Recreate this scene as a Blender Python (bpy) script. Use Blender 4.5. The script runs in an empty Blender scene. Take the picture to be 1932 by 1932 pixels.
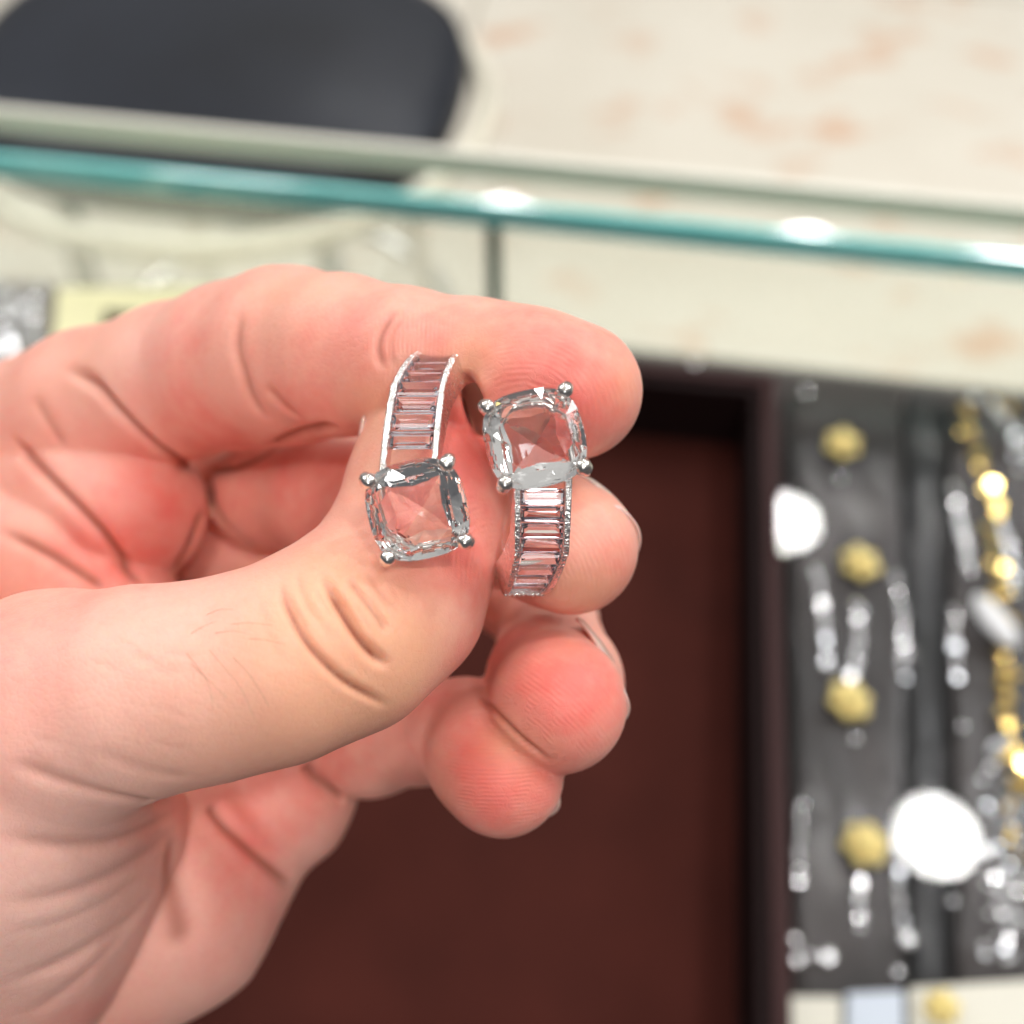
import bpy, bmesh, math, random
import numpy as np
from mathutils import Vector, Matrix, noise
from mathutils.bvhtree import BVHTree

random.seed(7)
scene = bpy.context.scene
COL = scene.collection
R = math.radians

# ------------------------------------------------------------------ camera
CAM_H = 0.28
PITCH = 55.0
cam_d = bpy.data.cameras.new("camera")
cam = bpy.data.objects.new("camera", cam_d)
COL.objects.link(cam)
cam.location = (0, 0, CAM_H)
cam.rotation_euler = (R(90 - PITCH), 0, 0)
cam_d.sensor_width = 36
cam_d.sensor_height = 36
cam_d.sensor_fit = 'HORIZONTAL'
FPX = 2095.0                       # focal length in units of a 1932 px wide picture
cam_d.lens = 36 * FPX / 1932
cam_d.clip_start = 0.005
cam_d.clip_end = 60
cam_d.dof.use_dof = True
cam_d.dof.focus_distance = 0.1085
cam_d.dof.aperture_fstop = (cam_d.lens / 1000) / 0.0030
scene.camera = cam
CM = Matrix.Translation(cam.location) @ cam.rotation_euler.to_matrix().to_4x4()
CMn = np.array(CM)

# ------------------------------------------------------------------ world + lights
world = bpy.data.worlds.new("World")
scene.world = world
world.use_nodes = True
wn = world.node_tree
wn.nodes.clear()
wo = wn.nodes.new('ShaderNodeOutputWorld')
wb = wn.nodes.new('ShaderNodeBackground')
# shop interior all round: pale ceiling and far side, dim bluish operator side and low walls
tcw = wn.nodes.new('ShaderNodeTexCoord')
dotn = wn.nodes.new('ShaderNodeVectorMath'); dotn.operation = 'DOT_PRODUCT'
dotn.inputs[1].default_value = (0.12, 0.36, 0.92)
rpw = wn.nodes.new('ShaderNodeValToRGB')
rpw.color_ramp.elements[0].position = .56; rpw.color_ramp.elements[0].color = (.15, .15, .16, 1)
rpw.color_ramp.elements[1].position = .88; rpw.color_ramp.elements[1].color = (1, .975, .93, 1)
mrw = wn.nodes.new('ShaderNodeMapRange'); mrw.inputs[1].default_value = -1; mrw.inputs[2].default_value = 1
wn.links.new(tcw.outputs['Generated'], dotn.inputs[0])
wn.links.new(dotn.outputs['Value'], mrw.inputs[0])
wn.links.new(mrw.outputs[0], rpw.inputs[0])
wn.links.new(rpw.outputs[0], wb.inputs[0])
wb.inputs[1].default_value = 0.58
wn.links.new(wb.outputs[0], wo.inputs[0])

def area(name, loc, target, size, power, color, size_y=None):
    l = bpy.data.lights.new(name, 'AREA')
    l.energy = power
    l.color = color
    l.shape = 'RECTANGLE' if size_y else 'DISK'
    l.size = size
    if size_y:
        l.size_y = size_y
    o = bpy.data.objects.new(name, l)
    COL.objects.link(o)
    o.location = loc
    d = Vector(target) - Vector(loc)
    o.rotation_euler = d.to_track_quat('-Z', 'Y').to_euler()
    return o

area("added_fill_light", (-0.75, 1.05, 1.90), (0, 0.1, 0.15), 0.30, 5, (1, 0.975, 0.95))  # added fill from the far left, no real fitting
area("added_fill_light", (0.0, -1.40, 1.20), (0, 0.1, 0.15), 0.50, 4.0, (1, 0.975, 0.95))  # added low fill behind the camera, lifts the heel of the hand
area("added_floor_light", (2.5, 1.3, 1.9), (0.5, 1.3, -1.0), 1.0, 36, (0.95, 0.975, 1), 1.0)  # added to brighten the marble floor, source unseen
area("added_floor_light", (-2.4, 1.4, 1.9), (0.0, 1.3, -1.0), 0.8, 24, (0.95, 0.975, 1), 0.8)  # second added light for the floor, from the left

scene.view_settings.view_transform = 'Standard'
scene.view_settings.look = 'None'
scene.view_settings.exposure = 0.03
scene.view_settings.gamma = 1.0
scene.cycles.use_denoising = True
scene.cycles.max_bounces = 14
scene.cycles.transmission_bounces = 12
scene.cycles.transparent_max_bounces = 12
scene.cycles.glossy_bounces = 6
scene.cycles.sample_clamp_indirect = 6
scene.cycles.blur_glossy = 0.3

# ------------------------------------------------------------------ helpers
def c2w(p):
    """camera space (mm, x right, y up, z toward camera) -> world metres"""
    return CM @ Vector((p[0] * .001, p[1] * .001, p[2] * .001))

def P(px, py, D):
    """point seen at px,py of the 1932 px picture at depth D mm, in camera space mm"""
    return np.array([(px - 966) / FPX * D, -(py - 966) / FPX * D, -D], float)

def on_plane(px, py, z):
    """world point where the sight line meets the horizontal plane z"""
    d = CM.to_3x3() @ Vector(((px - 966) / FPX, -(py - 966) / FPX, -1))
    t = (z - CAM_H) / d.z
    return Vector(cam.location) + d * t

def srgb(r, g, b):
    f = lambda v: (v / 255 / 12.92) if v / 255 <= .04045 else ((v / 255 + .055) / 1.055) ** 2.4
    return (f(r), f(g), f(b), 1)

def tag(o, label=None, cat=None, group=None, kind=None):
    if label: o['label'] = label
    if cat: o['category'] = cat
    if group: o['group'] = group
    if kind: o['kind'] = kind
    return o

def mat(name, color=(.8, .8, .8, 1), rough=.5, metal=0, **kw):
    m = bpy.data.materials.new(name)
    m.use_nodes = True
    b = m.node_tree.nodes['Principled BSDF']
    b.inputs['Base Color'].default_value = color
    b.inputs['Roughness'].default_value = rough
    b.inputs['Metallic'].default_value = metal
    for k, v in kw.items():
        b.inputs[k.replace('_', ' ')].default_value = v
    return m

def noise_bump(m, scale, strength, dist, detail=3, coord='Object'):
    nt = m.node_tree
    b = nt.nodes['Principled BSDF']
    tc = nt.nodes.new('ShaderNodeTexCoord')
    n = nt.nodes.new('ShaderNodeTexNoise')
    n.inputs['Scale'].default_value = scale
    n.inputs['Detail'].default_value = detail
    bp = nt.nodes.new('ShaderNodeBump')
    bp.inputs['Strength'].default_value = strength
    bp.inputs['Distance'].default_value = dist
    nt.links.new(tc.outputs[coord], n.inputs['Vector'])
    nt.links.new(n.outputs['Fac'], bp.inputs['Height'])
    nt.links.new(bp.outputs['Normal'], b.inputs['Normal'])
    return n

def noise_color(m, scale, c1, c2, lo=.35, hi=.65, detail=4, coord='Object'):
    nt = m.node_tree
    b = nt.nodes['Principled BSDF']
    tc = nt.nodes.new('ShaderNodeTexCoord')
    n = nt.nodes.new('ShaderNodeTexNoise')
    n.inputs['Scale'].default_value = scale
    n.inputs['Detail'].default_value = detail
    r = nt.nodes.new('ShaderNodeValToRGB')
    r.color_ramp.elements[0].position = lo
    r.color_ramp.elements[0].color = c1
    r.color_ramp.elements[1].position = hi
    r.color_ramp.elements[1].color = c2
    nt.links.new(tc.outputs[coord], n.inputs['Vector'])
    nt.links.new(n.outputs['Fac'], r.inputs['Fac'])
    nt.links.new(r.outputs['Color'], b.inputs['Base Color'])
    return n, r

def thin_glass(name, tint, refl=1.0, ior=1.5):
    m = bpy.data.materials.new(name)
    m.use_nodes = True
    nt = m.node_tree
    nt.nodes.clear()
    out = nt.nodes.new('ShaderNodeOutputMaterial')
    tr = nt.nodes.new('ShaderNodeBsdfTransparent')
    tr.inputs[0].default_value = tint
    gl = nt.nodes.new('ShaderNodeBsdfGlossy')
    gl.inputs['Roughness'].default_value = .02
    fr = nt.nodes.new('ShaderNodeFresnel')
    fr.inputs[0].default_value = ior
    mu = nt.nodes.new('ShaderNodeMath'); mu.operation = 'MULTIPLY'
    mu.inputs[1].default_value = refl
    mx = nt.nodes.new('ShaderNodeMixShader')
    nt.links.new(fr.outputs[0], mu.inputs[0])
    ge = nt.nodes.new('ShaderNodeNewGeometry')          # front faces only reflect: no false total reflection inside the sheet
    sb = nt.nodes.new('ShaderNodeMath'); sb.operation = 'SUBTRACT'; sb.inputs[0].default_value = 1
    m3 = nt.nodes.new('ShaderNodeMath'); m3.operation = 'MULTIPLY'
    nt.links.new(ge.outputs['Backfacing'], sb.inputs[1])
    nt.links.new(mu.outputs[0], m3.inputs[0]); nt.links.new(sb.outputs[0], m3.inputs[1])
    nt.links.new(m3.outputs[0], mx.inputs[0])
    nt.links.new(tr.outputs[0], mx.inputs[1])
    nt.links.new(gl.outputs[0], mx.inputs[2])
    nt.links.new(mx.outputs[0], out.inputs[0])
    return m

def mesh_obj(name, verts, faces, m=None, parent=None, smooth=False):
    me = bpy.data.meshes.new(name)
    me.from_pydata([tuple(v) for v in verts], [], faces)
    me.update()
    if m: me.materials.append(m)
    if smooth:
        me.polygons.foreach_set('use_smooth', [True] * len(me.polygons))
    o = bpy.data.objects.new(name, me)
    COL.objects.link(o)
    if parent:
        o.parent = parent
        o.matrix_parent_inverse = parent.matrix_world.inverted()
    return o

def bm_obj(name, bm, m=None, parent=None, smooth=False, recalc=True):
    if recalc:
        bmesh.ops.recalc_face_normals(bm, faces=bm.faces)
    me = bpy.data.meshes.new(name)
    bm.to_mesh(me); bm.free()
    if m: me.materials.append(m)
    if smooth:
        me.polygons.foreach_set('use_smooth', [True] * len(me.polygons))
    o = bpy.data.objects.new(name, me)
    COL.objects.link(o)
    if parent:
        o.parent = parent
        o.matrix_parent_inverse = parent.matrix_world.inverted()
    return o

def empty(name, loc, rotz=0, **t):
    o = bpy.data.objects.new(name, None)
    o.empty_display_size = .01
    o.location = loc
    o.rotation_euler = (0, 0, rotz)
    COL.objects.link(o)
    o.matrix_world = Matrix.Translation(loc) @ Matrix.Rotation(rotz, 4, 'Z')
    tag(o, **t)
    return o

def prism(name, poly, z0, z1, m=None, parent=None, bevel=0, seg=2, smooth=False):
    """poly: world xy points, extruded from z0 to z1"""
    bm = bmesh.new()
    b = [bm.verts.new((p[0], p[1], z0)) for p in poly]
    t = [bm.verts.new((p[0], p[1], z1)) for p in poly]
    n = len(poly)
    bm.faces.new(b[::-1]); bm.faces.new(t)
    for i in range(n):
        bm.faces.new((b[i], b[(i + 1) % n], t[(i + 1) % n], t[i]))
    if bevel:
        bmesh.ops.bevel(bm, geom=bm.edges[:], offset=bevel, segments=seg, affect='EDGES', profile=.6)
    return bm_obj(name, bm, m, parent, smooth)

def tube(bm, pts, rad, n=8, cap=True):
    """swept tube through pts (Vectors), rad number or list"""
    pts = [Vector(p) for p in pts]
    if not hasattr(rad, '__len__'): rad = [rad] * len(pts)
    rings = []
    up = None
    for i, p in enumerate(pts):
        d = (pts[min(i + 1, len(pts) - 1)] - pts[max(i - 1, 0)]).normalized()
        if up is None:
            up = d.orthogonal().normalized()
        up = (up - d * up.dot(d)).normalized()
        s = d.cross(up)
        rings.append([bm.verts.new(p + (up * math.cos(a) + s * math.sin(a)) * rad[i])
                      for a in [2 * math.pi * k / n for k in range(n)]])
    for a, b in zip(rings, rings[1:]):
        for k in range(n):
            bm.faces.new((a[k], a[(k + 1) % n], b[(k + 1) % n], b[k]))
    if cap:
        bm.faces.new(rings[0][::-1]); bm.faces.new(rings[-1])

def ball(bm, c, r, sub=2, scale=(1, 1, 1)):
    g = bmesh.ops.create_icosphere(bm, subdivisions=sub, radius=r)
    for v in g['verts']:
        v.co = Vector((v.co.x * scale[0], v.co.y * scale[1], v.co.z * scale[2])) + Vector(c)

# ================================================================== SETTING
DECK = -0.087
FLOOR = -1.0
eA = on_plane(0, 292, 0); eB = on_plane(1932, 482, 0)
ax = (eB - eA); ax.z = 0; ax.normalize()          # along the counter
ay = Vector((-ax.y, ax.x, 0))                     # away from the camera
e0 = on_plane(966, 392, 0)
def CP(u, v, z):                                  # counter coordinates
    p = e0 + ax * u + ay * v
    return Vector((p.x, p.y, z))
def crect(u0, u1, v0, v1):
    return [CP(u0, v0, 0), CP(u1, v0, 0), CP(u1, v1, 0), CP(u0, v1, 0)]
def to_c(p):
    q = Vector(p) - e0
    return q.dot(ax), q.dot(ay)

# marble floor: bed and tiles
M_grout = mat('grout', srgb(150, 138, 118), .8)
M_marble = mat('marble', srgb(226, 219, 206), .25)
nt = M_marble.node_tree
b = nt.nodes['Principled BSDF']
tc = nt.nodes.new('ShaderNodeTexCoord')
mp = nt.nodes.new('ShaderNodeMapping'); mp.inputs['Rotation'].default_value = (0, 0, R(28)); mp.inputs['Scale'].default_value = (1, 1.6, 1)
mp.inputs['Location'].default_value = (0.4, 0.25, 0)
n1 = nt.nodes.new('ShaderNodeTexNoise'); n1.inputs['Scale'].default_value = 7.5; n1.inputs['Detail'].default_value = 3
r1 = nt.nodes.new('ShaderNodeValToRGB')
r1.color_ramp.elements[0].position = .57; r1.color_ramp.elements[0].color = (0, 0, 0, 1)
r1.color_ramp.elements[1].position = .74; r1.color_ramp.elements[1].color = (1, 1, 1, 1)
mx1 = nt.nodes.new('ShaderNodeMix'); mx1.data_type = 'RGBA'
mx1.inputs['A'].default_value = srgb(224, 217, 203); mx1.inputs['B'].default_value = srgb(212, 168, 136)
n2 = nt.nodes.new('ShaderNodeTexNoise'); n2.inputs['Scale'].default_value = 2.3; n2.inputs['Detail'].default_value = 5
r2 = nt.nodes.new('ShaderNodeValToRGB')
r2.color_ramp.elements[0].position = .35; r2.color_ramp.elements[0].color = (.9, .885, .86, 1)
r2.color_ramp.elements[1].position = .65; r2.color_ramp.elements[1].color = (1, 1, 1, 1)
mx2 = nt.nodes.new('ShaderNodeMix'); mx2.data_type = 'RGBA'; mx2.blend_type = 'MULTIPLY'; mx2.inputs['Factor'].default_value = 1
nt.links.new(tc.outputs['Object'], mp.inputs['Vector'])
nt.links.new(mp.outputs['Vector'], n1.inputs['Vector']); nt.links.new(tc.outputs['Object'], n2.inputs['Vector'])
nt.links.new(n1.outputs['Fac'], r1.inputs['Fac']); nt.links.new(n2.outputs['Fac'], r2.inputs['Fac'])
nt.links.new(r1.outputs['Color'], mx1.inputs['Factor'])
nt.links.new(mx1.outputs['Result'], mx2.inputs['A']); nt.links.new(r2.outputs['Color'], mx2.inputs['B'])
nt.links.new(mx2.outputs['Result'], b.inputs['Base Color'])
floor = prism('floor', crect(-4, 4, -2.5, 6), FLOOR - .05, FLOOR - .004, M_grout)
tag(floor, kind='structure')
gu, gv = to_c(on_plane(866, 120, FLOOR))
T = 1.3
for i in range(-3, 3):
    for j in range(-1, 4):
        u0 = gu + i * T; v0 = .70 + (j - 1) * T
        prism('marble_tile', crect(u0 + .004, u0 + T - .004, v0 + .004, v0 + T - .004), FLOOR - .003, FLOOR, M_marble, floor)

# ---- stool behind the counter
M_cush = mat('black_leather', srgb(22, 26, 34), .42, 0, Specular_IOR_Level=.35)
noise_color(M_cush, 5, srgb(18, 21, 29), srgb(28, 32, 42), .35, .65, 6)
noise_bump(M_cush, 140, .3, .002)
M_chrome = mat('brushed_chrome', (.78, .76, .72, 1), .22, 1)
M_rimc = mat('pale_champagne_metal', srgb(232, 226, 208), .3, .2)
sc_ = on_plane(396, 85, -.30)
stool = empty('stool', (sc_.x, sc_.y, FLOOR), math.atan2(ax.y, ax.x), label='round stool with black padded seat behind the glass counter', cat='stool')
def lathe(name, prof, c, m, parent, n=48, sx=1, sy=1, ang=0, pw=2.0):
    bm = bmesh.new()
    rings = []
    for r, z in prof:
        ring = []
        for k in range(n):
            a = 2 * math.pi * k / n
            ca, sa = math.cos(a), math.sin(a)
            q = (abs(ca) ** pw + abs(sa) ** pw) ** (-1 / pw)
            x, y = r * q * ca * sx, r * q * sa * sy
            ring.append(bm.verts.new((c[0] + x * math.cos(ang) - y * math.sin(ang), c[1] + x * math.sin(ang) + y * math.cos(ang), z)))
        rings.append(ring)
    for a, b in zip(rings, rings[1:]):
        for k in range(n):
            bm.faces.new((a[k], a[(k + 1) % n], b[(k + 1) % n], b[k]))
    bm.faces.new(rings[0][::-1]); bm.faces.new(rings[-1])
    return bm_obj(name, bm, m, parent, True)
yaw = math.atan2(ax.y, ax.x)
lathe('seat', [(.10, -.38), (.19, -.375), (.212, -.36), (.222, -.335), (.216, -.312), (.19, -.300), (.10, -.292), (.01, -.290)], sc_, M_cush, stool, sx=1.05, sy=.79, ang=yaw, pw=2.8)
def torus_pts(c, r, z, n=40, sx=1):
    return [Vector((c[0] + r * sx * math.cos(2 * math.pi * k / n), c[1] + r * math.sin(2 * math.pi * k / n), z)) for k in range(n + 1)]
bm = bmesh.new(); tube(bm, torus_pts(sc_, .205, -.358, sx=1.22), .012, 10, False); bm_obj('seat_rim', bm, M_rimc, stool, True)
bm = bmesh.new(); tube(bm, torus_pts(sc_ + Vector((0, .03, 0)), .20, -.70), .011, 10, False); bm_obj('foot_ring', bm, M_chrome, stool, True)
for k in range(4):
    a = math.pi / 4 + k * math.pi / 2 + yaw
    bm = bmesh.new()
    tube(bm, [(sc_.x + .17 * math.cos(a), sc_.y + .17 * math.sin(a), -.385), (sc_.x + .235 * math.cos(a), sc_.y + .235 * math.sin(a), FLOOR + .001)], .012, 10)
    bm_obj('leg', bm, M_chrome, stool, True)

# ---- glass counter
M_teal = mat('teal_glass_edge', srgb(62, 176, 172), .12, 0, Coat_Weight=.6)
nn, rr = noise_color(M_teal, 14, srgb(104, 206, 202), srgb(160, 234, 228), .3, .7)
M_glass = thin_glass('clear_glass', (.97, .985, .97, 1), .6)
M_pane = thin_glass('green_tinted_glass', (.985, .99, .97, 1), .8)
_nt = M_pane.node_tree
_o = _nt.nodes['Material Output']; _mx = _nt.nodes['Mix Shader']
_d = _nt.nodes.new('ShaderNodeBsdfDiffuse'); _d.inputs[0].default_value = (.80, .85, .74, 1)
_t = _nt.nodes.new('ShaderNodeBsdfTranslucent'); _t.inputs[0].default_value = (.80, .85, .74, 1)
_a = _nt.nodes.new('ShaderNodeAddShader'); _m2 = _nt.nodes.new('ShaderNodeMixShader'); _m2.inputs[0].default_value = .14  # veil of reflections and dust painted in as a pale diffuse layer
_nt.links.new(_d.outputs[0], _a.inputs[0]); _nt.links.new(_t.outputs[0], _a.inputs[1])
_nt.links.new(_mx.outputs[0], _m2.inputs[1]); _nt.links.new(_a.outputs[0], _m2.inputs[2]); _nt.links.new(_m2.outputs[0], _o.inputs[0])
M_edge = mat('frosted_glass_edge', srgb(226, 221, 208), .35)
M_edgeg = mat('dark_green_glass_edge', srgb(52, 96, 78), .2)
cnt = empty('glass_counter', CP(0, .015, FLOOR), yaw, label='glass display counter with a teal polished edge across the picture', cat='display counter')
TH = .0108
SW = .0285
prism('glass_top', crect(-.9, .9, .0035, SW), -TH + .0004, -.0004, M_glass, cnt)
prism('polished_edge', crect(-.9, .9, 0, .0034), -TH, 0, M_teal, cnt, .0012)
prism('far_edge', crect(-.9, .9, SW + .0002, SW + .0038), -TH, 0, M_edge, cnt, .0006)
pu, _ = to_c(on_plane(922, 500, -.03))
prism('front_pane', crect(-.9, pu - .003, .012, .0160), DECK + .002, -TH - .001, M_pane, cnt)
prism('front_pane', crect(pu + .003, .9, .012, .0160), DECK + .002, -TH - .001, M_pane, cnt)
prism('pane_joint', crect(pu - .0028, pu + .0028, .0118, .0162), DECK + .002, -TH - .001, M_edgeg, cnt)
M_deck = mat('dark_grey_velvet', srgb(66, 58, 58), .8)
prism('deck', crect(-.9, .9, -.75, .017), DECK - .02, DECK, M_deck, cnt)
M_body = mat('cream_laminate', srgb(205, 196, 178), .5)
prism('cabinet_body', crect(-.9, .9, -.74, .012), FLOOR, DECK - .0205, M_body, cnt)

# ---- maroon tray
M_mar = mat('maroon_leatherette', srgb(60, 22, 18), .8, 0, Specular_IOR_Level=.08)
noise_color(M_mar, 26, srgb(56, 24, 19), srgb(66, 29, 23), .3, .7, 8)
noise_bump(M_mar, 900, .25, .0006)
M_marim = mat('dark_rim', srgb(24, 10, 10), .7, 0, Specular_IOR_Level=.15)
M_cap = mat('maroon_rim', srgb(46, 17, 16), .6, 0, Specular_IOR_Level=.25)
zt = DECK + .040
far_r = on_plane(1462, 712, zt); near_r = on_plane(1500, 2300, zt)
far_l = on_plane(200, 590, zt); near_l = on_plane(20, 2300, zt)
tc_ = (far_r + near_r + far_l + near_l) / 4
tray = empty('jewellery_tray', (tc_.x, tc_.y, DECK), yaw, label='empty maroon display tray with raised dark rim lying below the hand', cat='tray')
dx = (far_r - far_l).normalized(); dy = (far_r - near_r).normalized()
W = .009
def q4(a, b, c, d): return [a, b, c, d]
inset = lambda p, sx, sy, w: p + dx * sx * w + dy * sy * w
o_ = [near_l, near_r, far_r, far_l]
i_ = [inset(near_l, 1, 1, W), inset(near_r, -1, 1, W), inset(far_r, -1, -1, W), inset(far_l, 1, -1, W)]
prism('tray_base', [inset(near_l, 1, 1, .0005), inset(near_r, -1, 1, .0005), inset(far_r, -1, -1, .0005), inset(far_l, 1, -1, .0005)], DECK + .001, DECK + .005, M_mar, tray)
g = .0002
prism('rim', [o_[0], o_[1], i_[1], i_[0]], DECK + .0055, zt, M_marim, tray, .0012)
prism('rim', [o_[2], o_[3], i_[3], i_[2]], DECK + .0055, zt, M_marim, tray, .0012)
prism('rim', [o_[1], o_[2], i_[2], i_[1]], DECK + .0056, zt - .0004, M_marim, tray, .0012)
prism('rim', [o_[3], o_[0], i_[0], i_[3]], DECK + .0056, zt - .0004, M_marim, tray, .0012)

for a, b2, c2, d2, e_ in ((0, 1, 1, 0, .0001), (1, 2, 2, 1, .0005), (2, 3, 3, 2, .0001), (3, 0, 0, 3, .0005)):
    m_o = [Vector(o_[a]), Vector(o_[b2]), Vector(o_[c2]).lerp(Vector(i_[c2]), .55), Vector(o_[d2]).lerp(Vector(i_[d2]), .55)]
    prism('rim_cap', m_o, zt + e_, zt + .0018 + e_, M_cap, tray, .0004)

# ---- display pads on the right
M_pad = mat('brown_grey_satin_pad', srgb(64, 57, 55), .5)
def streak_coat(m, sc=(260, 14, 14)):
    """wrinkled clear foil wrapped over the pad: long streaky glints"""
    nt = m.node_tree; b = nt.nodes['Principled BSDF']
    tc = nt.nodes.new('ShaderNodeTexCoord'); mp = nt.nodes.new('ShaderNodeMapping'); mp.inputs['Scale'].default_value = sc
    n = nt.nodes.new('ShaderNodeTexNoise'); n.inputs['Scale'].default_value = 1; n.inputs['Detail'].default_value = 3
    bp = nt.nodes.new('ShaderNodeBump'); bp.inputs['Strength'].default_value = .9; bp.inputs['Distance'].default_value = .0016
    nt.links.new(tc.outputs['Object'], mp.inputs['Vector']); nt.links.new(mp.outputs['Vector'], n.inputs['Vector'])
    nt.links.new(n.outputs['Fac'], bp.inputs['Height']); nt.links.new(bp.outputs['Normal'], b.inputs['Coat Normal'])
    b.inputs['Coat Weight'].default_value = .55; b.inputs['Coat Roughness'].default_value = .16
    b.inputs['Specular IOR Level'].default_value = .2
streak_coat(M_pad)
noise_color(M_pad, 22, srgb(26, 22, 22), srgb(48, 41, 40), .35, .65)
M_pad2 = mat('black_satin_pad', srgb(22, 23, 26), .5)
streak_coat(M_pad2)
M_silver = mat('silver_beads', (.95, .95, .97, 1), .26, 1)
M_gold = mat('gold_beads', (.95, .70, .26, 1), .16, 1)
M_goldm = mat('gold_satin', srgb(240, 218, 142), .38, .5)
zp = DECK + .022
def pad(name, px4, z0, z1, m, label, cat, group=None, bev=.003):
    pts = [on_plane(x, y, z1) for x, y in px4]
    o = prism(name, pts, z0, z1, m, None, bev)
    return tag(o, label, cat, group)
pad('display_pad', [(1498, 2060), (1712, 2060), (1704, 722), (1492, 712)], DECK + .001, zp, M_pad, 'brown grey display pad set with gold rosettes beside the maroon tray', 'display pad', 'necklace display pads')
pad('display_pad', [(1722, 2060), (1800, 2060), (1786, 745), (1714, 728)], DECK + .001, zp - .006, M_pad2, 'narrow black display strip between the two wide pads', 'display pad', 'necklace display pads')
pad('display_pad', [(1812, 2060), (2300, 2060), (2240, 770), (1792, 742)], DECK + .001, zp, M_pad, 'brown grey display pad under gold and silver chains at right edge', 'display pad', 'necklace display pads')
M_white = mat('white_card', srgb(214, 210, 196), .5)
M_bluish = mat('pale_blue_card', srgb(190, 198, 210), .4)
pad('jewellery_card', [(1482, 2080), (1592, 2080), (1588, 1880), (1484, 1878)], zp + .001, zp + .006, M_white, 'cream card at bottom edge just right of the maroon tray', 'card', 'pale cards at the bottom right', .001)
pad('jewellery_card', [(1600, 2080), (1712, 2080), (1706, 1868), (1598, 1872)], zp + .001, zp + .006, M_bluish, 'pale blue card between two cream cards at bottom edge', 'card', 'pale cards at the bottom right', .001)
pad('jewellery_card', [(1722, 2080), (2080, 2080), (2060, 1840), (1718, 1862)], zp + .001, zp + .006, M_white, 'wide cream card under a gold stud in bottom right corner', 'card', 'pale cards at the bottom right', .001)

def stud(px, py, r, m, z=None, label='', cat='stud', group=None, name='gold_stud'):
    z = zp if z is None else z
    c = on_plane(px, py, z + r * .5)
    bm = bmesh.new()
    if name == 'silver_bead':
        ball(bm, (0, 0, 0), r, 2, (1, 1, .8))
    else:                               # little rosette: a boss ringed by petals
        ball(bm, (0, 0, r * .12), r * .52, 3, (1, 1, .8))
        a0 = random.random()
        for k in range(6):
            a = a0 + k * math.pi / 3
            ball(bm, (r * .66 * math.cos(a), r * .66 * math.sin(a), -r * .15), r * random.uniform(.3, .42), 2, (1, 1, .7))
    o = bm_obj(name, bm, m, None, True)
    o.location = (c.x, c.y, z + r * .7)
    return tag(o, label, cat, group)
for px, py, lab in [(1590, 838, 'gold rosette with white glint, nearest the pane on the brown pad'),
                    (1622, 1062, 'plain gold rosette just right of the half white lamp reflection'),
                    (1603, 1322, 'pale gold rosette below the bright silver strands'),
                    (1630, 1592, 'gold rosette left of the large round lamp reflection')]:
    stud(px, py, .0073, M_goldm, None, lab, 'gold rosette', 'gold rosettes on the brown pad', 'gold_rosette')
stud(1778, 1902, .0052, M_goldm, zp + .006, 'gold stud on the cream card in the bottom right corner', 'gold stud')

def bead(bm, p, r):
    """short flat-topped polished bead, slightly tilted"""
    q = Vector((random.gauss(0, .17), random.gauss(0, .17), 1)).to_track_quat('Z', 'Y').to_matrix()
    ph = random.random() * 6.28
    n = 8
    lv = [(.75, -.55), (1, -.25), (1, .30), (.74, .55)]
    rg = [[bm.verts.new(p + q @ Vector((r * a * math.cos(ph + 2 * math.pi * k / n), r * a * math.sin(ph + 2 * math.pi * k / n), r * h))) for k in range(n)] for a, h in lv]
    for a, b in zip(rg, rg[1:]):
        for k in range(n):
            bm.faces.new((a[k], a[(k + 1) % n], b[(k + 1) % n], b[k]))
    bm.faces.new(rg[0][::-1]); bm.faces.new(rg[-1])

def strand(pts, m, r, step, label, name, group, jitter=.0006, z=None, big=()):
    """a chain: small beads laid along sight points"""
    z = zp if z is None else z
    r *= 1.25; step = max(step * .9, r * 1.35)
    w = [on_plane(x, y, z + r) for x, y in pts]
    bm = bmesh.new()
    for a, b in zip(w, w[1:]):
        n = max(1, int((b - a).length / step))
        for k in range(n):
            p = a.lerp(b, k / n) + Vector((random.uniform(-1, 1) * jitter, random.uniform(-1, 1) * jitter, 0))
            rr = r * random.uniform(.8, 1.15)
            p.z = z + rr * .8
            bead(bm, p, rr)
    for x, y, rr in big:
        p = on_plane(x, y, z + rr); p.z = z + rr
        bead(bm, p, rr)
    o = bm_obj(name, bm, m, None, False)
    return tag(o, label, 'necklace', group)
G = 'silver strands laid down the display pads'
strand([(1540, 1075), (1548, 1130), (1556, 1185), (1562, 1270)], M_silver, .0011, .0024, 'silver strand nearest the tray rim, below the half lamp reflection', 'silver_strand', G, big=[(1558, 1250, .0022)])
strand([(1618, 1135), (1622, 1200), (1608, 1290)], M_silver, .0011, .0026, 'silver strand between the second and third gold rosettes', 'silver_strand', G, big=[(1606, 1278, .0024), (1625, 1155, .0016)])
strand([(1690, 1085), (1702, 1150), (1704, 1230), (1706, 1290)], M_silver, .0011, .0024, 'silver strand at the right side of the brown pad beside the black strip', 'silver_strand', G, big=[(1704, 1232, .0024)])
strand([(1800, 1150), (1802, 1220), (1806, 1290)], M_silver, .0010, .0026, 'short silver strand at the left border of the right pad', 'silver_strand', G, big=[(1802, 1222, .0021)])
strand([(1512, 1515), (1508, 1600), (1505, 1680)], M_silver, .0010, .0022, 'straight silver strand hugging the tray rim level with the large lamp reflection', 'silver_strand', G)
strand([(1622, 1660), (1624, 1760)], M_silver, .0010, .0022, 'short silver strand below the lowest gold rosette', 'silver_strand', G)
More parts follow.
